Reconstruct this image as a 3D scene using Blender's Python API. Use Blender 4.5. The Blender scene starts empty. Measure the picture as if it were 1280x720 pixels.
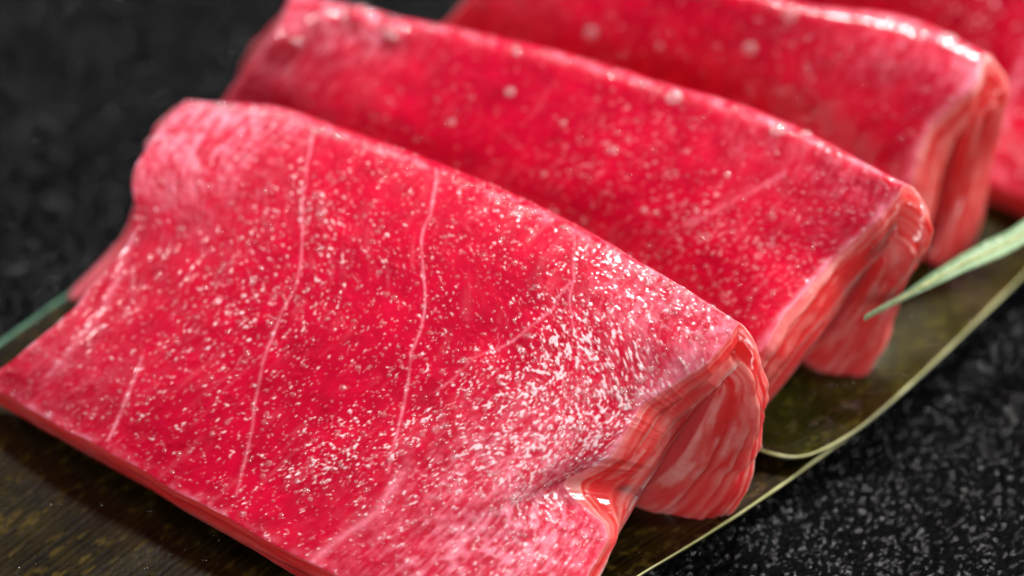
import bpy, math, random
import numpy as np
from mathutils import Vector

rng = np.random.default_rng(7)
random.seed(7)
scene = bpy.context.scene
COL = scene.collection
CM = 0.01

# ------------------------------------------------------------------ camera
W0, H0 = 1280.0, 720.0
PITCH = math.radians(40.0)
LENS, SENSOR = 100.0, 36.0
FPX = LENS / SENSOR * W0
DIST = 35.56                                    # cm from the aim point
AIM = np.array([0.0, 0.0, 1.5])
FWD = np.array([0.0, math.cos(PITCH), -math.sin(PITCH)])
RIGHT = np.array([1.0, 0.0, 0.0])
UP = np.array([0.0, math.sin(PITCH), math.cos(PITCH)])
CAMP = AIM - FWD * DIST
cam = bpy.data.cameras.new("camera")
cam.lens, cam.sensor_width = LENS, SENSOR
cam.clip_start, cam.clip_end = 0.01, 20.0
co = bpy.data.objects.new("camera", cam)
COL.objects.link(co)
co.location = Vector(CAMP * CM)
co.rotation_euler = (math.pi / 2 - PITCH, 0, 0)
scene.camera = co


def at(px, py, z):
    """world point (cm) seen at photo pixel px,py on the horizontal plane z (cm)"""
    d = FWD * FPX + RIGHT * (px - W0 / 2) + UP * (H0 / 2 - py)
    k = (z - CAMP[2]) / d[2]
    return CAMP + d * k


def proj(P):
    r = P - CAMP
    dz = r @ FWD
    return np.stack([W0 / 2 + FPX * (r @ RIGHT) / dz, H0 / 2 - FPX * (r @ UP) / dz], -1)


cam.dof.use_dof = True
cam.dof.focus_distance = float((at(560, 500, 1.9) - CAMP) @ FWD) * CM
cam.dof.aperture_fstop = 8.0
cam.dof.aperture_blades = 0

# ------------------------------------------------------------------ light
world = bpy.data.worlds.new("World")
scene.world = world
world.use_nodes = True
bg = world.node_tree.nodes["Background"]
bg.inputs[0].default_value = (0.8, 0.9, 1.0, 1)
bg.inputs[1].default_value = 0.012


def softbox(name, loc, aim, sx, sy, watts, colour=(1, 1, 1)):
    l = bpy.data.lights.new(name, 'AREA')
    l.shape = 'RECTANGLE'
    l.size, l.size_y = sx, sy
    l.energy = watts
    l.color = colour
    o = bpy.data.objects.new(name, l)
    COL.objects.link(o)
    o.location = loc
    o.rotation_euler = (Vector(aim) - Vector(loc)).to_track_quat('-Z', 'Y').to_euler()
    return o


softbox("key_softbox", (0.10, 0.33, 0.70), (0, 0, 0.02), 0.13, 0.13, 7.2, (1.0, 0.98, 0.96))
softbox("side_softbox", (0.62, 0.10, 0.42), (0, 0, 0.02), 0.14, 0.16, 5.6, (1.0, 0.97, 0.93))
softbox("front_fill", (-0.12, -0.80, 0.42), (0, 0, 0.02), 0.20, 0.20, 2.8, (1.0, 0.98, 0.97))  # unseen fill, added to brighten the front cut edge

softbox("left_softbox", (-0.55, 0.30, 0.40), (0, 0, 0.02), 0.12, 0.12, 1.6, (1.0, 0.98, 1.0))

scene.view_settings.view_transform = 'Standard'
scene.view_settings.look = 'None'
scene.view_settings.exposure = 0.0
scene.view_settings.gamma = 1.0
scene.render.engine = 'CYCLES'
scene.cycles.use_denoising = True
scene.cycles.max_bounces = 8

# ------------------------------------------------------------------ noise helpers


def vnoise(x, y, seed=0):
    r = np.random.default_rng(seed).random((256, 256))
    xi, yi = np.floor(x).astype(int), np.floor(y).astype(int)
    fx, fy = x - xi, y - yi
    fx, fy = fx * fx * (3 - 2 * fx), fy * fy * (3 - 2 * fy)
    a, b = r[xi & 255, yi & 255], r[(xi + 1) & 255, yi & 255]
    c, d = r[xi & 255, (yi + 1) & 255], r[(xi + 1) & 255, (yi + 1) & 255]
    return (a * (1 - fx) + b * fx) * (1 - fy) + (c * (1 - fx) + d * fx) * fy


def fbm(x, y, octv=4, seed=0):
    s, amp, tot = 0, 1.0, 0
    for k in range(octv):
        s = s + amp * vnoise(x * 2 ** k + 17.3 * k, y * 2 ** k + 9.1 * k, seed + k)
        tot += amp
        amp *= 0.5
    return s / tot


def worley(x, y, seed=0, facets=False):
    """distance to the nearest feature point and the id value of its cell"""
    r = np.random.default_rng(seed).random((256, 256, 3))
    xi, yi = np.floor(x).astype(int), np.floor(y).astype(int)
    best = np.full(x.shape, 9.0)
    val = np.zeros(x.shape)
    ox, oy, v3 = np.zeros(x.shape), np.zeros(x.shape), np.zeros(x.shape)
    for i in (-1, 0, 1):
        for j in (-1, 0, 1):
            c = r[(xi + i) & 255, (yi + j) & 255]
            d = np.hypot(xi + i + c[..., 0] - x, yi + j + c[..., 1] - y)
            m = d < best
            best = np.where(m, d, best)
            val = np.where(m, c[..., 2], val)
            ox = np.where(m, x - xi - i - c[..., 0], ox)
            oy = np.where(m, y - yi - j - c[..., 1], oy)
    if facets:
        a = val * 977.0 % 6.2832
        tilt = np.sqrt(-2 * np.log(np.clip((val * 1613.0) % 1.0, 0.02, 1)))
        return best, val, (ox * np.cos(a) + oy * np.sin(a)) * tilt
    return best, val


def sstep(a, b, x):
    t = np.clip((np.asarray(x) - a) / (b - a), 0, 1)
    return t * t * (3 - 2 * t)


def seg_dist(A, B, poly):
    """distance from points (A,B) to a polyline in the same plane, with the running length"""
    best = np.full(A.shape, 99.0)
    for (x0, y0), (x1, y1) in zip(poly[:-1], poly[1:]):
        dx, dy = x1 - x0, y1 - y0
        t = np.clip(((A - x0) * dx + (B - y0) * dy) / (dx * dx + dy * dy + 1e-9), 0, 1)
        best = np.minimum(best, np.hypot(A - x0 - t * dx, B - y0 - t * dy))
    return best


def catmull(P, t):
    """P (n,...) control values, t in [0,n-1]"""
    n = len(P)
    Q = np.concatenate([(2 * P[0] - P[1])[None], P, (2 * P[-1] - P[-2])[None]])
    i = np.clip(np.floor(t).astype(int), 0, n - 2)
    f = (t - i).reshape((-1,) + (1,) * (P.ndim - 1))
    p0, p1, p2, p3 = Q[i], Q[i + 1], Q[i + 2], Q[i + 3]
    return 0.5 * (2 * p1 + (p2 - p0) * f + (2 * p0 - 5 * p1 + 4 * p2 - p3) * f ** 2 + (3 * p1 - p0 - 3 * p2 + p3) * f ** 3)


# ------------------------------------------------------------------ mesh and tag helpers


def mesh_np(name, V, F, mat, parent=None, mask=None, smooth=True):
    """V in cm, F a list of quads (n,4) array"""
    me = bpy.data.meshes.new(name)
    V = np.asarray(V, dtype=np.float32) * CM
    F = np.asarray(F, dtype=np.int32)
    me.vertices.add(len(V))
    me.vertices.foreach_set("co", V.ravel())
    k = F.shape[1]
    me.loops.add(F.size)
    me.loops.foreach_set("vertex_index", F.ravel())
    me.polygons.add(len(F))
    me.polygons.foreach_set("loop_start", np.arange(0, F.size, k, dtype=np.int32))
    me.polygons.foreach_set("use_smooth", np.full(len(F), smooth))
    me.update(calc_edges=True)
    me.validate()
    if mask is not None:
        a = me.attributes.new("mask", 'FLOAT_COLOR', 'POINT')
        a.data.foreach_set("color", np.asarray(mask, dtype=np.float32).ravel())
    me.materials.append(mat)
    o = bpy.data.objects.new(name, me)
    COL.objects.link(o)
    if parent is not None:
        o.parent = parent
    return o


def empty(name, loc):
    o = bpy.data.objects.new(name, None)
    o.empty_display_size = 0.01
    o.location = Vector(np.asarray(loc) * CM)
    COL.objects.link(o)
    return o


def tag(o, label=None, cat=None, group=None, kind=None):
    for k, v in (("label", label), ("category", cat), ("group", group), ("kind", kind)):
        if v:
            o[k] = v


def grid_faces(nu, nv, base=0):
    i = np.arange(nu * nv).reshape(nu, nv) + base
    return np.stack([i[:-1, :-1], i[1:, :-1], i[1:, 1:], i[:-1, 1:]], -1).reshape(-1, 4)


def tube(path, rad, n=8):
    """tube along path (m,3); rad scalar or (m,)"""
    P = np.asarray(path)
    m = len(P)
    T = np.gradient(P, axis=0)
    T /= np.linalg.norm(T, axis=1)[:, None]
    A = np.cross(T, [0, 0, 1.0])
    A /= np.linalg.norm(A, axis=1)[:, None]
    B = np.cross(A, T)
    r = np.broadcast_to(rad, (m,))[:, None, None]
    a = np.linspace(0, 2 * math.pi, n, endpoint=False)
    V = P[:, None] + r * (A[:, None] * np.cos(a)[None, :, None] + B[:, None] * np.sin(a)[None, :, None])
    i = np.arange(m * n).reshape(m, n)
    j = np.roll(i, -1, axis=1)
    F = np.stack([i[:-1], j[:-1], j[1:], i[1:]], -1).reshape(-1, 4)
    return V.reshape(-1, 3), F


def icosphere(sub):
    import bmesh
    bm = bmesh.new()
    bmesh.ops.create_icosphere(bm, subdivisions=sub, radius=1)
    V = np.array([v.co[:] for v in bm.verts])
    F = np.array([[v.index for v in f.verts] for f in bm.faces])
    bm.free()
    return V, F


# ------------------------------------------------------------------ materials


def new_mat(name):
    m = bpy.data.materials.new(name)
    m.use_nodes = True
    nt = m.node_tree
    b = nt.nodes["Principled BSDF"]
    return m, nt, b


def N(nt, typ, **kw):
    n = nt.nodes.new(typ)
    for k, v in kw.items():
        if hasattr(n, k):
            setattr(n, k, v)
        else:
            n.inputs[k].default_value = v
    return n


def mixc(nt, fac, a, b, blend='MIX'):
    n = nt.nodes.new('ShaderNodeMix')
    n.data_type = 'RGBA'
    n.blend_type = blend
    n.clamp_factor = True
    for sock, v in ((n.inputs[0], fac), (n.inputs[6], a), (n.inputs[7], b)):
        if hasattr(v, 'is_linked'):
            nt.links.new(v, sock)
        else:
            sock.default_value = v
    return n.outputs[2]


def maths(nt, op, a, b=0.0, c=None):
    n = nt.nodes.new('ShaderNodeMath')
    n.operation = op
    for s, v in zip(n.inputs, (a, b, c)):
        if v is None:
            continue
        if hasattr(v, 'is_linked'):
            nt.links.new(v, s)
        else:
            s.default_value = v
    return n.outputs[0]


def flesh_material():
    m, nt, b = new_mat("tuna_flesh")
    L = nt.links.new
    at_ = N(nt, 'ShaderNodeAttribute', attribute_name="mask")
    sep = N(nt, 'ShaderNodeSeparateColor')
    L(at_.outputs['Color'], sep.inputs[0])
    fat, side, glint = sep.outputs[0], sep.outputs[1], sep.outputs[2]
    tc = N(nt, 'ShaderNodeTexCoord')
    n1 = N(nt, 'ShaderNodeTexNoise', Scale=260.0, Detail=4.0, Roughness=0.6)
    L(tc.outputs['Object'], n1.inputs['Vector'])
    n2 = N(nt, 'ShaderNodeTexNoise', Scale=1300.0, Detail=3.0, Roughness=0.65)
    L(tc.outputs['Object'], n2.inputs['Vector'])
    red = mixc(nt, n1.outputs['Fac'], (0.30, 0.0, 0.010, 1), (0.84, 0.001, 0.050, 1))
    pink = (0.90, 0.27, 0.36, 1)
    orange = mixc(nt, n1.outputs['Fac'], (0.72, 0.003, 0.018, 1), (0.93, 0.050, 0.040, 1))
    basec = mixc(nt, side, red, orange)
    f2 = maths(nt, 'MULTIPLY', fat, maths(nt, 'MULTIPLY_ADD', n2.outputs['Fac'], 1.0, 0.5))
    c = mixc(nt, f2, basec, mixc(nt, side, pink, (0.95, 0.36, 0.33, 1)))
    c = mixc(nt, maths(nt, 'MULTIPLY', glint, 0.85), c, (0.97, 0.68, 0.72, 1))  # near-white flecks paint the sparkle of the wet surface
    L(c, b.inputs['Base Color'])
    L(maths(nt, 'MULTIPLY_ADD', glint, -0.7, 0.75), b.inputs['Subsurface Weight'])
    b.inputs['Subsurface Radius'].default_value = (1.0, 0.22, 0.15)
    b.inputs['Subsurface Scale'].default_value = 0.003
    b.inputs['Roughness'].default_value = 0.40
    b.inputs['Specular IOR Level'].default_value = 0.12
    b.inputs['Coat Weight'].default_value = 1.0
    L(maths(nt, 'MULTIPLY_ADD', side, 0.05, 0.09), b.inputs['Coat Roughness'])
    b.inputs['Coat IOR'].default_value = 1.42
    bp = N(nt, 'ShaderNodeBump', Strength=0.10, Distance=0.0004)
    L(n2.outputs['Fac'], bp.inputs['Height'])
    L(bp.outputs[0], b.inputs['Normal'])
    L(bp.outputs[0], b.inputs['Coat Normal'])
    return m


def water_material(name="clear_water", milk=0.0):
    """a thin bead of water: clear, with the mirror reflection of a wet surface"""
    m = bpy.data.materials.new(name)
    m.use_nodes = True
    nt = m.node_tree
    nt.nodes.remove(nt.nodes["Principled BSDF"])
    tr = N(nt, 'ShaderNodeBsdfTransparent')
    gl = N(nt, 'ShaderNodeBsdfGlossy', Roughness=0.06)
    fr = N(nt, 'ShaderNodeFresnel', IOR=1.45)
    mx = N(nt, 'ShaderNodeMixShader')
    ge = N(nt, 'ShaderNodeNewGeometry')
    nt.links.new(maths(nt, 'MULTIPLY', fr.outputs[0], maths(nt, 'SUBTRACT', 1.0, ge.outputs['Backfacing'])), mx.inputs[0])
    df = N(nt, 'ShaderNodeBsdfDiffuse', Color=(0.95, 0.80, 0.82, 1))
    m2 = N(nt, 'ShaderNodeMixShader')
    m2.inputs[0].default_value = milk
    nt.links.new(tr.outputs[0], m2.inputs[1])
    nt.links.new(df.outputs[0], m2.inputs[2])
    nt.links.new(m2.outputs[0], mx.inputs[1])
    nt.links.new(gl.outputs[0], mx.inputs[2])
    nt.links.new(mx.outputs[0], nt.nodes["Material Output"].inputs[0])
    return m


def slate_material():
    m, nt, b = new_mat("black_slate")
    L = nt.links.new
    tc = N(nt, 'ShaderNodeTexCoord')
    n1 = N(nt, 'ShaderNodeTexNoise', Scale=900.0, Detail=5.0, Roughness=0.7)
    n2 = N(nt, 'ShaderNodeTexNoise', Scale=35.0, Detail=4.0)
    v = N(nt, 'ShaderNodeTexVoronoi', Scale=700.0)
    for n in (n1, n2, v):
        L(tc.outputs['Object'], n.inputs['Vector'])
    c = mixc(nt, n1.outputs['Fac'], (0.0005, 0.0006, 0.0007, 1), (0.004, 0.0045, 0.0053, 1))
    c = mixc(nt, maths(nt, 'MULTIPLY', n2.outputs['Fac'], 0.5), c, (0.0015, 0.0017, 0.002, 1))
    L(c, b.inputs['Base Color'])
    b.inputs['Roughness'].default_value = 0.27
    at_ = N(nt, 'ShaderNodeAttribute', attribute_name="mask")
    L(maths(nt, 'MULTIPLY_ADD', at_.outputs['Fac'], 3.0, 0.015), b.inputs['Specular IOR Level'])
    bp = N(nt, 'ShaderNodeBump', Strength=0.7, Distance=0.0006)
    L(n1.outputs['Fac'], bp.inputs['Height'])
    L(bp.outputs[0], b.inputs['Normal'])
    return m


def leaf_material(name, c0, c1, rough=0.28):
    """veins follow UV.x across the leaf"""
    m, nt, b = new_mat(name)
    L = nt.links.new
    at_ = N(nt, 'ShaderNodeAttribute', attribute_name="mask")
    sep = N(nt, 'ShaderNodeSeparateColor')
    L(at_.outputs['Color'], sep.inputs[0])
    tc = N(nt, 'ShaderNodeTexCoord')
    n1 = N(nt, 'ShaderNodeTexNoise', Scale=180.0, Detail=5.0, Roughness=0.65)
    L(tc.outputs['Object'], n1.inputs['Vector'])
    n2 = N(nt, 'ShaderNodeTexNoise', Scale=1000.0, Detail=3.0)
    L(tc.outputs['Object'], n2.inputs['Vector'])
    f = maths(nt, 'MULTIPLY_ADD', sep.outputs[0], 0.9, maths(nt, 'MULTIPLY_ADD', n1.outputs['Fac'], 0.9, -0.35))
    L(mixc(nt, f, c0, c1), b.inputs['Base Color'])
    b.inputs['Roughness'].default_value = rough
    b.inputs['Specular IOR Level'].default_value = 0.26
    bp = N(nt, 'ShaderNodeBump', Strength=0.12, Distance=0.0004)
    L(n2.outputs['Fac'], bp.inputs['Height'])
    L(bp.outputs[0], b.inputs['Normal'])
    return m


M_FLESH = flesh_material()
M_WATER = water_material()
M_BEAD = water_material("beaded_moisture", 0.10)
M_DROP = water_material("cloudy_droplet", 0.22)
M_SLATE = slate_material()
M_LEAF = leaf_material("dark_leaf", (0.004, 0.0024, 0.0005, 1), (0.052, 0.033, 0.005, 1))
M_LEAF2 = leaf_material("olive_leaf", (0.007, 0.008, 0.001, 1), (0.070, 0.064, 0.007, 1))
M_BLADE = leaf_material("pale_leaf", (0.24, 0.36, 0.20, 1), (0.48, 0.60, 0.38, 1), 0.35)
M_RIM = leaf_material("leaf_margin", (0.30, 0.32, 0.10, 1), (0.55, 0.55, 0.28, 1), 0.3)
M_TEALRIM = leaf_material("leaf_margin_green", (0.03, 0.13, 0.07, 1), (0.10, 0.28, 0.16, 1), 0.3)

# ------------------------------------------------------------------ slate


def build_slate():
    xs = np.concatenate([np.linspace(-60, -9.2, 12), np.linspace(-9, 9, 820), np.linspace(9.2, 60, 12)])
    ys = np.concatenate([np.linspace(-60, -9.2, 12), np.linspace(-9, 12, 940), np.linspace(12.2, 60, 12)])
    X, Y = np.meshgrid(xs, ys, indexing='ij')
    h = 0.10 * (fbm(X * 0.35, Y * 0.35, 3, 5) - 0.5)
    fine = (np.abs(X) < 9.1) & (Y > -9.1) & (Y < 12.1)
    d, v, fc = worley(X * 11, Y * 11, 31, True)
    d2, v2 = worley(X * 6 + 3, Y * 6, 33)
    g = 0.035 * (1 - np.clip(d * 1.3, 0, 1)) * (v > 0.35) * v + 0.03 * (fbm(X * 9, Y * 9, 4, 35) - 0.5)
    g = g + 0.005 * (1 - np.clip(d2 * 1.2, 0, 1)) * (v2 > 0.6)
    g = g + 0.05 * (fbm(X * 14, Y * 14, 3, 37) - 0.5) + fc / 11 * 0.12 * sstep(0.6, 0.35, d)
    h = h + np.where(fine, g, 0)
    mk = np.zeros(X.shape + (4,))
    sp = 0.55 * fbm(X * 22, Y * 22, 2, 38) + 0.45 * vnoise(X * 40, Y * 40, 39)
    mk[..., 0] = np.where(fine, sstep(0.58, 0.76, sp) ** 2, 0.03)
    V = np.stack([X, Y, h - 0.06], -1).reshape(-1, 3)
    o = mesh_np("slate_surface", V, grid_faces(len(xs), len(ys)), M_SLATE, None, mk.reshape(-1, 4))
    tag(o, kind="structure", label="rough black slate under the leaf and the fish slices")


build_slate()

# ------------------------------------------------------------------ leaves


def loft_leaf(name, right, left, zr, zl, sag, mat, n=240, m=240, vein=30.0, seed=3, thick=0.05):
    """leaf between two margins given as photo pixels on planes z (cm)"""
    R = np.array([at(p[0], p[1], zr) for p in right])
    Lf = np.array([at(p[0], p[1], zl) for p in left])
    t = np.linspace(0, 1, n)
    R = catmull(R, t * (len(R) - 1))
    Lf = catmull(Lf, t * (len(Lf) - 1))
    w = np.linspace(0, 1, m)
    P = R[:, None] * (1 - w)[None, :, None] + Lf[:, None] * w[None, :, None]
    P[..., 2] -= sag * (1 - (2 * w - 1) ** 4)[None]
    wid = np.linalg.norm(R - Lf, axis=1).mean()
    tt, ww = np.meshgrid(t * 14, w * wid, indexing='ij')
    veins = np.abs(np.sin(ww * vein)) ** 6
    P[..., 2] += 0.003 * veins + 0.05 * (fbm(tt * 0.5, ww * 0.8, 3, seed) - 0.5)
    mk = np.zeros((n, m, 4))
    mk[..., 0] = veins * 0.3 + 1.0 * sstep(0.62, 0.8, fbm(tt * 6, ww * 14, 3, seed + 4))
    top = P.reshape(-1, 3)
    bot = top - [0, 0, thick]
    F = grid_faces(n, m)
    k = n * m
    idx = np.arange(k).reshape(n, m)
    loop = np.concatenate([idx[:-1, 0], idx[-1, :-1], idx[::-1, -1][:-1], idx[0, ::-1][:-1]])
    nx = np.roll(loop, -1)
    S = np.stack([loop, nx, nx + k, loop + k], -1)
    V = np.concatenate([top, bot])
    Fa = np.concatenate([F, F[:, ::-1] + k, S])
    return V, Fa, np.concatenate([mk.reshape(-1, 4)] * 2), P


def rim(name, path, r, mat, parent, seed):
    m = len(path)
    rr = r * (0.75 + 0.5 * vnoise(np.arange(m) * 0.15, np.zeros(m), seed))
    V, F = tube(path, rr)
    mk = np.zeros((len(V), 4))
    mk[:, 0] = np.repeat(vnoise(np.arange(m) * 0.2, np.zeros(m) + 3, seed + 1), 8)
    return mesh_np(name, V - np.asarray(parent.location) / CM, F, mat, parent, mk)


def leaf_beads(P, c, root, count, seed):
    r = np.random.default_rng(seed)
    uv = icosphere(1)
    Vb, Fb = [], []
    for k in range(count):
        i, j = r.integers(2, P.shape[0] - 2), r.integers(2, P.shape[1] - 2)
        rad = 0.02 + 0.04 * r.random() ** 3
        Vb.append(uv[0] * [rad * 1.2, rad * 1.2, rad * 0.4] + P[i, j] - [c[0], c[1], 0])
        Fb.append(uv[1] + len(uv[0]) * k)
    o = mesh_np("moisture_beads", np.concatenate(Vb), np.concatenate(Fb), M_WATER, root)
    o["kind"] = "stuff"


def make_leaf(name, label, cat, mat, rim_r, rim_l, group=None, rr=0.016, rl=0.03, **kw):
    V, F, mk, P = loft_leaf(name, mat=mat, **kw)
    c = P.reshape(-1, 3).mean(0)
    root = empty(name, (c[0], c[1], 0))
    tag(root, label, cat, group)
    mesh_np("leaf_blade", V - [c[0], c[1], 0], F, mat, root, mk)
    leaf_beads(P, c, root, 1100, 77)
    if rim_r:
        rim("leaf_margin", P[:, 0] + [0, 0, 0.0], rr, rim_r, root, 51)
    if rim_l:
        rim("leaf_margin", P[:, -1] + [0, 0, 0.0], rl, rim_l, root, 57)
    return root


make_leaf("broad_leaf", "broad dark brown-green leaf lying on the slate under the front slice", "leaf", M_LEAF, M_RIM, M_TEALRIM,
          right=[(560, 900), (700, 790), (800, 720), (920, 645), (1015, 578), (1090, 520), (1150, 440)],
          left=[(-420, 740), (-200, 580), (0, 430), (100, 358), (230, 262), (360, 165), (450, 100)],
          zr=0.22, zl=0.22, sag=0.12)
make_leaf("broad_leaf", "olive leaf with a rounded end and pale thin margin, lying under the rear slices", "leaf", M_LEAF2, M_RIM, None,
          right=[(905, 530), (940, 558), (1000, 571), (1062, 543), (1130, 487), (1210, 411), (1280, 342), (1420, 200), (1560, 50)],
          left=[(890, 520), (880, 500), (890, 470), (920, 420), (960, 380), (1000, 330), (1060, 270), (1150, 150), (1250, 20)],
          zr=0.42, zl=0.42, sag=0.10, seed=13, rr=0.016)
V, F, mk, P = loft_leaf("narrow_leaf", right=[(1082, 397), (1130, 372), (1190, 345), (1240, 324), (1285, 301), (1400, 240), (1560, 140)],
                        left=[(1080, 395), (1128, 366), (1180, 331), (1230, 302), (1285, 271), (1400, 180), (1560, 70)],
                        zr=1.75, zl=1.85, sag=0.04, mat=M_BLADE, vein=9.0, seed=23, thick=0.03)
c = P.reshape(-1, 3).mean(0)
blade = empty("narrow_leaf", c)
tag(blade, "pale green narrow leaf, its pointed tip against the second slice", "leaf")
mesh_np("leaf_blade", V - c, F, M_BLADE, blade, mk)
rim("midrib", P[:, 120] + [0, 0, 0.01], 0.018, M_RIM, blade, 61)

# ------------------------------------------------------------------ fish slices
BACK = np.array([0.51, 0.86, 0.0])
CDIR = np.array([0.857, -0.515, 0.0])
FLARE = 0.62


def build_slice(label, rows, crest, nu, nvf, nvb, thick, lines, paint, seed, beads, droplets, inner=None, outer=None, lumps=(), fleck=1.0):
    """rows: control rows from the front edge over the crest and down the back, each a list of (px,py,z).
    crest = index of the crest row. thick(u,v) thickness in cm. lines: fat lines in pixels."""
    C = np.array([[at(*p) for p in r] for r in rows])            # (nr, nc, 3)
    nr, nc = C.shape[:2]
    tv = np.concatenate([np.linspace(0, crest, nvf, endpoint=False), np.linspace(crest, nr - 1, nvb)])
    tu = np.linspace(0, nc - 1, nu)
    G = catmull(C, tv)                                            # (nv, nc, 3)
    T = catmull(np.swapaxes(G, 0, 1), tu)                         # (nu, nv, 3)
    nv = nvf + nvb
    U = np.linspace(0, 1, nu)[:, None] * np.ones((1, nv))
    if outer is not None:                                         # finer course of the right rim
        o_ = np.array(outer)
        Q = np.array([at(*p[1:]) for p in outer])
        tt = np.interp(tv, o_[:, 0], np.arange(len(o_)))
        R_ = catmull(Q, tt)
        wR = sstep(0.68, 1.0, U) * (tv <= o_[-1, 0])[None]
        T = T + (R_[None] - T[-1:]) * wR[..., None]

    def normals(T):
        du = np.gradient(T, axis=0)
        dv = np.gradient(T, axis=1)
        n = np.cross(du, dv)
        return n / (np.linalg.norm(n, axis=-1, keepdims=True) + 1e-9), du, dv
    n, du, dv = normals(T)
    if n[nu // 2, nvf // 2, 2] < 0:
        n = -n
    # surface lengths in cm: A along the slice, B over it
    A = np.cumsum(np.linalg.norm(du, axis=-1), axis=0)
    B = np.cumsum(np.linalg.norm(dv, axis=-1), axis=1)
    Vv = (tv / crest)[None] * np.ones((nu, 1))                    # 1 at the crest
    PX = proj(T)
    front = np.arange(nv) <= nvf

    def to_ab(pts):
        out = []
        for p in pts:
            d = np.hypot(PX[:, front, 0] - p[0], PX[:, front, 1] - p[1])
            i, j = np.unravel_index(np.argmin(d), d.shape)
            out.append((A[i, j], B[i, j]))
        return out
    # ---- marbling, in surface coordinates
    wob_a = A + 0.05 * (fbm(A * 2.2, B * 2.2, 3, seed + 1) - 0.5)
    wob_b = B + 0.05 * (fbm(A * 2.2 + 40, B * 2.2, 3, seed + 2) - 0.5)
    fat = np.zeros((nu, nv))
    ridge = np.zeros((nu, nv))
    for pts, wid, amt in lines:
        d = seg_dist(wob_a, wob_b, to_ab(pts))
        br = 0.1 + 1.3 * fbm(A * 6, B * 6, 2, seed + 3)
        fat = np.maximum(fat, amt * np.exp(-(d / wid) ** 2) * np.clip(br, 0, 1))
        ridge += amt * np.exp(-(d / wid) ** 2) * 0.5
    dens = np.full((nu, nv), 0.15)
    for kind, (px, py), rad, amt in paint:
        (a0, b0), = to_ab([(px, py)])
        d = np.hypot(A - a0, B - b0) / rad
        g = np.exp(-d ** 2) * amt
        if kind == 'pale':
            fat = fat + g * (0.10 + 0.9 * sstep(0.35, 0.75, 0.5 * fbm(A * 24, B * 5, 3, seed + 5) + 0.5 * fbm(A * 9, B * 9, 3, seed + 15)))
        else:
            dens = dens + g
    # fibres running down the face
    fib = vnoise(A * 17 + 2 * fbm(A, B, 2, seed + 6), B * 2.2, seed + 7) * vnoise(A * 3, B * 3, seed + 8)
    fat = fat + 0.10 * sstep(0.35, 0.75, fib)
    rim_d = np.minimum(np.minimum(U, 1 - U) * A.max(), np.minimum(B, 99))
    rim_d = np.minimum(rim_d, np.abs(B - B[:, nvf:nvf + 1]) * 0.8)
    fat = fat + 0.6 * np.exp(-(rim_d / 0.09) ** 2) * sstep(0.3, 0.8, fbm(A * 7, B * 7, 3, seed + 12))
    # granule bumps, then wet glints put into the colour as pale flecks
    d1, v1 = worley(A * 9.5, B * 9.5, seed + 9)
    d2, v2 = worley(A * 16, B * 16, seed + 10)
    cl = fbm(A * 1.6, B * 1.6, 3, seed + 11)
    pick = np.clip(dens * (0.2 + 1.6 * cl), 0, 0.92)
    g1 = (v1 < pick) * np.clip(1 - (d1 / 0.46) ** 2, 0, 1) * (0.6 + 0.8 * (v1 * 57 % 1))
    g2 = (v2 < pick * 0.6) * np.clip(1 - (d2 / 0.46) ** 2, 0, 1) * (0.6 + 0.8 * (v2 * 57 % 1))
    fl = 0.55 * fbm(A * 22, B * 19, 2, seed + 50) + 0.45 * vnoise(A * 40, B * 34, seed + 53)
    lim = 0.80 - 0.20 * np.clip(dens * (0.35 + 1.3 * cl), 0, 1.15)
    glint = np.maximum(sstep(lim, lim + 0.06, fl), 0.22 * sstep(lim - 0.09, lim - 0.04, fl)) * fleck
    hgt = 0.045 * (fbm(A * 1.3, B * 1.3, 3, seed + 20) - 0.5) + 0.012 * (fbm(A * 6, B * 3, 3, seed + 21) - 0.5)
    hgt = hgt + 0.0045 * g1 + 0.0030 * g2 + 0.005 * glint + 0.008 * ridge + 0.003 * (fib - 0.25)
    for px, py, rad, amp in lumps:
        (a0, b0), = to_ab([(px, py)])
        hgt = hgt + amp * np.exp(-(np.hypot(A - a0, B - b0) / rad) ** 2)
    # ---- inner side
    TH = thick(U, Vv)
    Tn = T.copy()
    step = max(1, nu // 60)
    cs = np.unique(np.concatenate([np.arange(0, nu, step), [nu - 1]]))
    js = np.arange(0, nv, 3)
    Bc = []
    for i in cs:
        q = T[i] - n[i] * TH[i][:, None] + CDIR * (FLARE * sstep(0.8, 1.0, i / (nu - 1.0))) * sstep(1.25, 0.9, Vv[i])[:, None] - BACK * (0.12 * sstep(0.3, 0.0, Vv[i]))[:, None]
        q0 = T[i] - n[i] * TH[i][:, None]
        D = np.linalg.norm(q0[:, None] - T[i][None, js], axis=-1).min(1)
        ok = D > TH[i] * 0.94
        ok[:3] = True
        ok[-3:] = True
        jj = np.arange(nv)
        for k in range(3):
            q[:, k] = np.interp(jj, jj[ok], q[ok, k])
        Bc.append(q)
    Bc = np.array(Bc)
    Bt = np.empty_like(T)
    for j in range(nv):
        for k in range(3):
            Bt[:, j, k] = np.interp(np.arange(nu), cs, Bc[:, j, k])
    if inner is not None:                                         # the inner edge of the right end, row by row
        E = catmull(np.array([at(*p) for p in inner]), tv)
        wE = sstep(0.70, 1.0, U)[..., None]
        Bt = Bt * (1 - wE) + (E[None] + (Bt - Bt[-1:]) * 0.9) * wE
    T = Tn + n * hgt[..., None]
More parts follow.
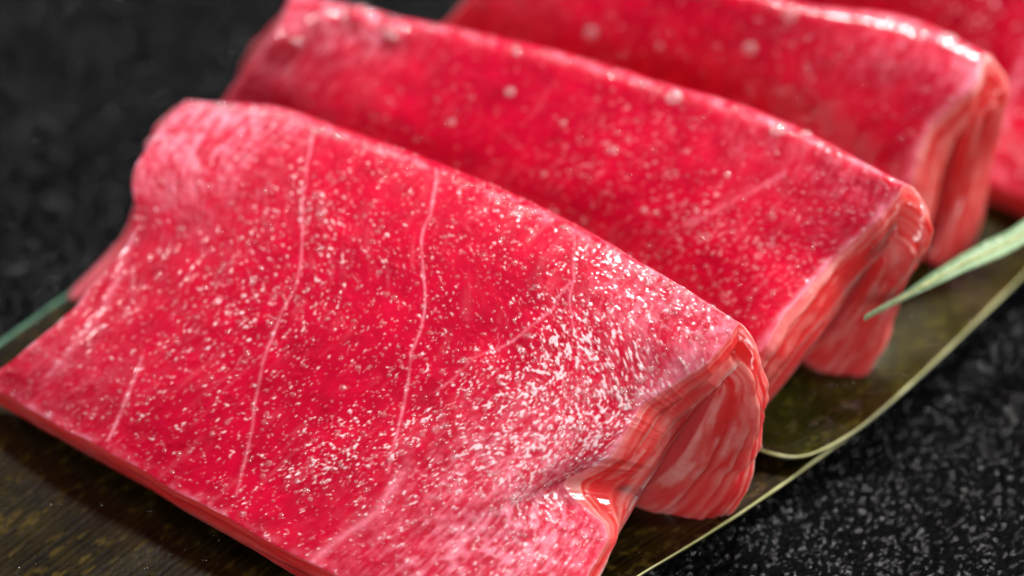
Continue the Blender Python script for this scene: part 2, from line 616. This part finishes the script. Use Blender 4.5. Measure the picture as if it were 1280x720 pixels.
    wav = 0.04 * (fbm(B * 6, B * 0 + 6, 2, seed + 43) - 0.5) * sstep(0.96, 1.0, U) + 0.16 * (fbm(B * 1.3, B * 0 + 2, 4, seed + 40) - 0.5) * sstep(0.88, 1.0, U) - 0.12 * (fbm(B * 1.5, B * 0 + 8, 3, seed + 41) - 0.5) * sstep(0.10, 0.0, U)
    T = T + CDIR * wav[..., None] + BACK * (0.10 * (fbm(A * 1.5, A * 0 + 4, 3, seed + 42) - 0.5) * sstep(0.12, 0.0, Vv))[..., None]
    back_len = B[:, -1:] - B
    pull = (0.75 if inner is None else 0.15) * (1 - np.sqrt(np.clip(1 - np.clip(1 - back_len / 0.9, 0, 1) ** 2, 0, 1))) * sstep(0.75, 1.0, U)
    T = T - CDIR * pull[..., None]
    Bt = Bt - CDIR * pull[..., None]
    # ---- rim rings
    idx = np.arange(nu * nv).reshape(nu, nv)
    loop = np.concatenate([idx[:-1, 0], idx[-1, :-1], idx[::-1, -1][:-1], idx[0, ::-1][:-1]])
    tdu = du / (np.linalg.norm(du, axis=-1, keepdims=True) + 1e-9)
    tdv = dv / (np.linalg.norm(dv, axis=-1, keepdims=True) + 1e-9)
    out = np.concatenate([-tdv[:-1, 0], tdu[-1, :-1], tdv[::-1, -1][:-1], -tdu[0, ::-1][:-1]])
    tf, bf = T.reshape(-1, 3), Bt.reshape(-1, 3)
    ci = np.unique(np.append(np.arange(0, nu, 8), nu - 1))
    cj = np.unique(np.append(np.arange(0, nv, 6), nv - 1))
    under = Bt[np.ix_(ci, cj)].reshape(-1, 3)
    Pt, Pb = tf[loop], bf[loop]
    thl = np.linalg.norm(Pt - Pb, axis=1)
    run = np.cumsum(np.linalg.norm(np.roll(Pt, 1, 0) - Pt, axis=1))
    ns = 34
    rings, rmask = [], []
    flap = sstep(1.0, 1.25, Vv[0])
    edge = np.concatenate([np.zeros(nu - 1), flap[:-1], np.ones(nu - 1), flap[::-1][:-1]])
    ker = np.ones(25) / 25
    wrap = lambda x: np.convolve(np.concatenate([x[-12:], x, x[:12]]), ker, 'valid')
    out = np.stack([wrap(out[:, k]) for k in range(3)], -1)
    out /= np.linalg.norm(out, axis=1)[:, None] + 1e-9
    for k in range(1, ns):
        s = 0.5 - 0.5 * math.cos(math.pi * k / ns)
        bul = (1 - abs(2 * s - 1) ** 2.6) * (1 - edge) + math.sin(math.pi * k / ns) * edge
        st = vnoise(run * 0.55, np.full(len(run), s * 7.0 + 0.0) + 0.8 * fbm(run * 0.7, run * 0 + 3, 2, seed + 30), seed + 31)
        st2 = vnoise(run * 1.1 + 50, np.full(len(run), s * 19.0) + 1.5 * fbm(run * 0.8, run * 0 + 7, 2, seed + 33), seed + 32)
        fine = fbm(run * 1.6, np.full(len(run), s * 46.0) + fbm(run * 1.2, run * 0 + 5, 2, seed + 35), 3, seed + 34)
        w = ((0.10 + 0.28 * edge) * bul + bul * (0.20 * (st - 0.5) + 0.08 * (st2 - 0.5) + 0.04 * (fine - 0.5) + 0.022 * (vnoise(run * 8, np.full(len(run), s * 22.0), seed + 36) - 0.5))) * np.clip(thl, 0.25, 1.2)
        P = Pt * (1 - s) + Pb * s + out * w[:, None]
        rings.append(P)
        f = 0.04 + 0.35 * sstep(0.5, 0.8, st2) * (0.3 + 1.0 * fine) + 0.45 * sstep(0.52, 0.70, fine) + 0.25 * sstep(0.6, 0.9, st)
        f = f + 0.6 * np.exp(-(s / 0.09) ** 2)
        f = f * np.where(np.arange(len(f)) < nu - 1, 0.3, 1.0)
        f = f + np.where(np.arange(len(f)) >= len(f) - (nv - 1), 0.3 * fine, 0.0)
        lft = np.where(np.arange(len(f)) >= len(f) - (nv - 1), 0.3, 1.0)
        rmask.append(np.stack([f, lft * sstep(-0.12, 0.12, s), np.zeros(len(f)), np.ones(len(f))], -1))
    m0 = np.zeros((nu, nv, 4))
    m0[..., 0] = np.clip(fat, 0, 1)
    m0[..., 1] = 0.0
    m0[..., 2] = glint
    nb = nu * nv
    L = len(loop)
    ring = np.concatenate(rings)
    offb = nb + L * (ns - 1)
    Vall = np.concatenate([tf, ring, Pb, under])
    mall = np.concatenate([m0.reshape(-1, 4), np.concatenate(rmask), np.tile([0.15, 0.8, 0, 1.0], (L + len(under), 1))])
    levels = [loop] + [nb + L * k + np.arange(L) for k in range(ns - 1)] + [offb + np.arange(L)]
    Fs = [grid_faces(nu, nv)]
    for a, b in zip(levels[:-1], levels[1:]):
        Fs.append(np.stack([a, np.roll(a, -1), np.roll(b, -1), b], -1)[:, ::-1])
    Fs.append(grid_faces(len(ci), len(cj), offb + L)[:, ::-1])
    base = T.reshape(-1, 3).mean(0)
    base[2] = 0.1
    root = empty("tuna_slice", base)
    tag(root, label, "fish slice", "raw tuna slices in an overlapping row on the leaf")
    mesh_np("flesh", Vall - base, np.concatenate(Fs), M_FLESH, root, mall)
    # ---- moisture
    r = np.random.default_rng(seed + 70)
    uv = icosphere(1)
    Vb, Fb, k = [], [], 0
    dn = np.clip(dens * (0.25 + 1.6 * cl), 0, 1)
    for _ in range(beads * 6):
        if k >= beads:
            break
        i, j = r.integers(3, nu - 3), r.integers(3, nvf + 3)
        crest_bead = r.random() < 0.05
        if crest_bead:
            j = int(np.clip(nvf - abs(r.normal(0, nvf * 0.025)), 3, nv - 3))
        elif r.random() > dn[i, j] * 1.3:
            continue
        rad = (0.02 if crest_bead else 0.0) + 0.018 + 0.028 * r.random() ** 3
        nn = n[i, j]
        t1 = tdu[i, j]
        t2 = np.cross(nn, t1)
        pts = uv[0] @ np.stack([t1 * rad * (0.8 + 0.7 * r.random()), t2 * rad * (0.8 + 0.5 * r.random()), nn * rad * 0.35])
        Vb.append(pts + T[i, j] + nn * rad * 0.1)
        Fb.append(uv[1] + len(uv[0]) * k)
        k += 1
    if k:
        o = mesh_np("moisture_beads", np.concatenate(Vb) - base, np.concatenate(Fb), M_BEAD, root)
        o["kind"] = "stuff"
    uv2 = icosphere(3)
    for px, py, rad in droplets:
        rad *= 1.3
        allp = proj(T)
        ddp = np.hypot(allp[..., 0] - px, allp[..., 1] - py)
        cand = ddp < 6
        if not cand.any():
            cand = ddp <= ddp.min() + 0.01
        dep = np.where(cand, (T - CAMP) @ FWD, 1e9)
        i, j = np.unravel_index(np.argmin(dep), dep.shape)
        nn = n[i, j]
        t1 = tdu[i, j]
        t2 = np.cross(nn, t1)
        pts = uv2[0] @ np.stack([t1 * rad, t2 * rad, nn * rad * 0.32])
        mesh_np("water_droplet", pts + T[i, j] + nn * rad * 0.05 - base, uv2[1], M_DROP, root)
    return root


# front slice -----------------------------------------------------------
rows1 = [
    [(-24, 478, .75), (110, 553, .80), (250, 628, .80), (385, 702, .80), (545, 775, .75), (665, 800, .70)],
    [(40, 432, 1.2), (190, 470, 1.4), (335, 522, 1.45), (485, 585, 1.45), (615, 640, 1.4), (715, 628, 1.28)],
    [(160, 305, 1.95), (280, 335, 2.15), (410, 385, 2.2), (545, 430, 2.2), (690, 490, 2.15), (795, 520, 1.98)],
    [(170, 205, 2.45), (285, 210, 2.65), (412, 245, 2.75), (552, 300, 2.75), (715, 370, 2.7), (885, 448, 2.52)],
    [(232, 127, 2.68), (330, 139, 2.85), (425, 170, 2.95), (550, 213, 2.95), (722, 291, 2.95), (920, 402, 2.8)],
    [(215, 160, 2.25), (335, 142, 2.55), (435, 175, 2.65), (560, 220, 2.65), (735, 300, 2.65), (943, 440, 2.42)],
    [(168, 278, 1.2), (330, 215, 1.6), (440, 260, 1.6), (570, 310, 1.6), (740, 400, 1.6), (947, 520, 1.35)],
    [(98, 356, .45), (300, 330, .45), (420, 370, .45), (560, 420, .45), (720, 500, .45), (917, 628, .32)],
]
lines1 = [
    ([(545, 208), (538, 270), (530, 350), (515, 440), (500, 530), (485, 590)], .018, .85),
    ([(716, 285), (718, 350), (722, 430), (728, 480)], .018, .6),
    ([(716, 352), (690, 385), (640, 425), (590, 450), (545, 490)], .018, .6),
    ([(392, 165), (383, 230), (378, 290), (350, 390), (330, 450), (315, 530), (295, 620)], .017, .7),
    ([(178, 445), (155, 500), (135, 552)], .024, .9),
    ([(510, 580), (470, 640), (430, 670), (385, 705)], .06, .6),
    ([(165, 300), (120, 400), (60, 470)], .05, .5),
    ([(890, 430), (800, 500), (740, 580)], .06, .6),
]
paint1 = [
    ('pale', (245, 155), 1.0, 1.1), ('pale', (330, 150), .7, .45), ('pale', (210, 220), .5, .4),
    ('pale', (640, 640), 1.1, .5), ('pale', (660, 560), .9, .4), ('pale', (800, 440), .8, .2),
    ('pale', (820, 370), .7, .5), ('pale', (900, 412), .4, .8), ('pale', (60, 470), .9, .3), ('pale', (560, 700), 1.0, .6), ('pale', (690, 690), .8, .8), ('glint', (660, 680), .8, .35),
    ('glint', (660, 540), 1.1, .9), ('glint', (420, 575), .6, .6), ('glint', (340, 370), .8, .5), ('glint', (500, 400), .7, .15), ('glint', (200, 470), .8, .12),
    ('glint', (400, 265), .5, .5), ('glint', (640, 250), .5, .5), ('glint', (820, 400), .9, .5), ('glint', (760, 500), .8, .6),
]
build_slice("large front tuna slice with crisp white fat lines and pink left corner", rows1, 4, 680, 460, 90,
            lambda U, V: 0.55 + 0.60 * sstep(.55, 1.0, U) - 0.15 * sstep(1.0, 1.4, V), lines1, paint1, 100, 1500,
            [(400, 262, .035), (620, 248, .035)],
            inner=[(712, 775, .3), (797, 628, .8), (845, 550, 1.4), (885, 497, 1.95), (900, 480, 2.05), (893, 492, 1.95), (855, 562, 1.1), (806, 616, .35)],
            outer=[(0, 672, 800, .62), (.35, 728, 722, .85), (.65, 757, 668, 1.0), (.85, 731, 635, 1.18), (1.0, 709, 608, 1.38), (1.2, 728, 594, 1.5),
                   (1.5, 760, 568, 1.7), (1.75, 780, 538, 1.9), (2, 798, 512, 2.05), (2.5, 845, 478, 2.3), (3, 885, 448, 2.55), (3.5, 908, 422, 2.7), (4, 922, 402, 2.8)])

# second slice ----------------------------------------------------------
rows2 = [
    [(215, 230, .9), (400, 300, .9), (560, 370, .9), (700, 440, .9), (820, 500, .9), (905, 520, .9)],
    [(275, 130, 1.7), (430, 215, 1.7), (590, 275, 1.7), (740, 330, 1.7), (870, 390, 1.7), (960, 425, 1.75)],
    [(315, 80, 2.3), (455, 140, 2.35), (600, 180, 2.4), (770, 235, 2.4), (910, 290, 2.4), (1040, 325, 2.3)],
    [(345, 35, 2.8), (480, 60, 2.85), (620, 95, 2.95), (790, 140, 2.95), (940, 190, 2.95), (1105, 262, 2.85)],
    [(368, -8, 3.0), (505, 27, 3.05), (640, 56, 3.15), (800, 100, 3.15), (965, 152, 3.15), (1130, 230, 3.1)],
    [(375, 5, 2.7), (512, 30, 2.75), (650, 60, 2.85), (810, 105, 2.85), (975, 160, 2.85), (1150, 262, 2.75)],
    [(330, 60, 1.6), (520, 90, 1.6), (660, 130, 1.6), (820, 180, 1.6), (985, 240, 1.6), (1120, 340, 1.6)],
    [(310, 130, .6), (520, 160, .6), (650, 200, .6), (800, 260, .6), (970, 330, .6), (1098, 448, .45)],
]
lines2 = [
    ([(856, 281), (897, 262), (927, 247), (980, 217)], .04, .4),
    ([(1100, 262), (1030, 335), (990, 390), (945, 440)], .06, .7),
]
paint2 = [
    ('pale', (330, 60), .8, .6), ('pale', (420, 20), .9, .5), ('pale', (470, 25), .4, .6), ('pale', (1070, 200), .7, .5), ('pale', (940, 160), .5, .3),
    ('glint', (980, 320), .9, .6), ('glint', (760, 190), .8, .3), ('glint', (850, 270), .8, .3),
]
build_slice("second tuna slice, between the front slice and the one with a pale rounded crest", rows2, 4, 420, 270, 60,
            lambda U, V: 0.5 + 0.65 * sstep(.55, 1.0, U) - 0.1 * sstep(1.0, 1.4, V), lines2, paint2, 200, 420,
            [(635, 110, .055), (645, 60, .05), (763, 185, .05), (838, 118, .085), (970, 157, .08), (1010, 162, .06),
             (1030, 405, .05), (1055, 350, .04), (1097, 466, .055), (700, 150, .035), (560, 150, .04), (800, 260, .035), (1085, 388, .035), (462, 12, .07), (492, 42, .075), (428, 14, .06), (690, 265, .03), (675, 215, .03), (905, 215, .035)],
            inner=[(945, 522, .5), (1000, 455, 1.1), (1055, 378, 1.7), (1085, 332, 2.1), (1092, 322, 2.2), (1088, 330, 2.1), (1055, 388, 1.2), (1010, 445, .5)],
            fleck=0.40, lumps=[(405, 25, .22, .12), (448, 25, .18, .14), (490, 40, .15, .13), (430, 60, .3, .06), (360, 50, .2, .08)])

# third slice -----------------------------------------------------------
rows3 = [
    [(520, 110, 1.0), (680, 170, 1.0), (820, 215, 1.0), (950, 270, 1.0), (1050, 310, 1.0), (1118, 308, 1.1)],
    [(545, 40, 1.7), (700, 100, 1.7), (840, 135, 1.7), (970, 180, 1.7), (1070, 215, 1.7), (1138, 225, 1.8)],
    [(585, 0, 2.3), (730, 40, 2.35), (860, 70, 2.4), (990, 105, 2.4), (1090, 135, 2.4), (1165, 155, 2.4)],
    [(610, -45, 2.8), (750, -20, 2.85), (880, 10, 2.95), (1010, 42, 2.95), (1120, 68, 2.95), (1215, 108, 2.9)],
    [(635, -80, 3.0), (760, -50, 3.05), (880, -22, 3.15), (1000, 8, 3.15), (1125, 25, 3.15), (1232, 66, 3.1)],
    [(645, -70, 2.7), (765, -45, 2.75), (890, -16, 2.85), (1010, 14, 2.85), (1135, 33, 2.85), (1250, 98, 2.75)],
    [(630, -20, 1.6), (770, 20, 1.6), (890, 50, 1.6), (1010, 80, 1.6), (1140, 120, 1.6), (1234, 180, 1.6)],
    [(620, 40, .6), (770, 80, .6), (890, 110, .6), (1010, 150, .6), (1130, 190, .6), (1226, 282, .5)],
]
lines3 = [([(1225, 85), (1170, 150), (1135, 220)], .09, .95)]
paint3 = [('pale', (1215, 70), .5, .7), ('pale', (1120, 40), .9, .3), ('pale', (600, 30), .8, .35), ('glint', (1000, 100), 1.0, .15)]
build_slice("third tuna slice, its right crest pale and rounded beside a white rim", rows3, 4, 260, 170, 50,
            lambda U, V: 0.55 + 0.4 * sstep(.55, 1.0, U), lines3, paint3, 300, 260,
            [(733, 42, .075), (932, 62, .075), (983, 14, .09), (1112, 24, .08), (1185, 45, .10), (1190, 190, .08), (820, 60, .04)],
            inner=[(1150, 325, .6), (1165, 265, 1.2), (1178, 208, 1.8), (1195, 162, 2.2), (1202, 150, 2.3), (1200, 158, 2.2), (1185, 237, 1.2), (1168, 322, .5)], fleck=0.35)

# fourth slice, mostly above the frame -----------------------------------
rows4 = [
    [(840, 0, 1.0), (980, 50, 1.0), (1080, 90, 1.0), (1185, 200, .8), (1242, 232, .8), (1310, 258, .85)],
    [(870, -70, 1.7), (1000, -20, 1.7), (1100, 15, 1.7), (1185, 75, 1.6), (1250, 110, 1.6), (1325, 140, 1.6)],
    [(900, -120, 2.3), (1020, -80, 2.35), (1120, -50, 2.4), (1210, -15, 2.4), (1285, 10, 2.4), (1370, 40, 2.4)],
    [(920, -165, 2.8), (1040, -140, 2.85), (1140, -110, 2.95), (1230, -80, 2.95), (1310, -55, 2.95), (1400, -10, 2.9)],
    [(935, -200, 3.0), (1050, -175, 3.05), (1150, -145, 3.15), (1240, -115, 3.15), (1330, -85, 3.15), (1420, -45, 3.1)],
    [(945, -190, 2.7), (1055, -165, 2.75), (1160, -138, 2.85), (1250, -108, 2.85), (1340, -75, 2.85), (1435, -20, 2.75)],
    [(930, -130, 1.6), (1060, -100, 1.6), (1160, -70, 1.6), (1250, -40, 1.6), (1340, 0, 1.6), (1430, 60, 1.6)],
    [(925, -70, .6), (1060, -40, .6), (1160, -10, .6), (1250, 20, .6), (1330, 70, .6), (1420, 130, .5)],
]
build_slice("rearmost tuna slice, cut off by the top right corner of the photo", rows4, 4, 160, 110, 40,
            lambda U, V: 0.55 + 0.5 * sstep(.55, 1.0, U), [([(1300, 20), (1270, 100), (1255, 160)], .06, .7)],
            [('glint', (1200, 20), 1.0, .2), ('pale', (1236, 222), .22, 1.0)], 400, 60, [(1232, 150, .08)])
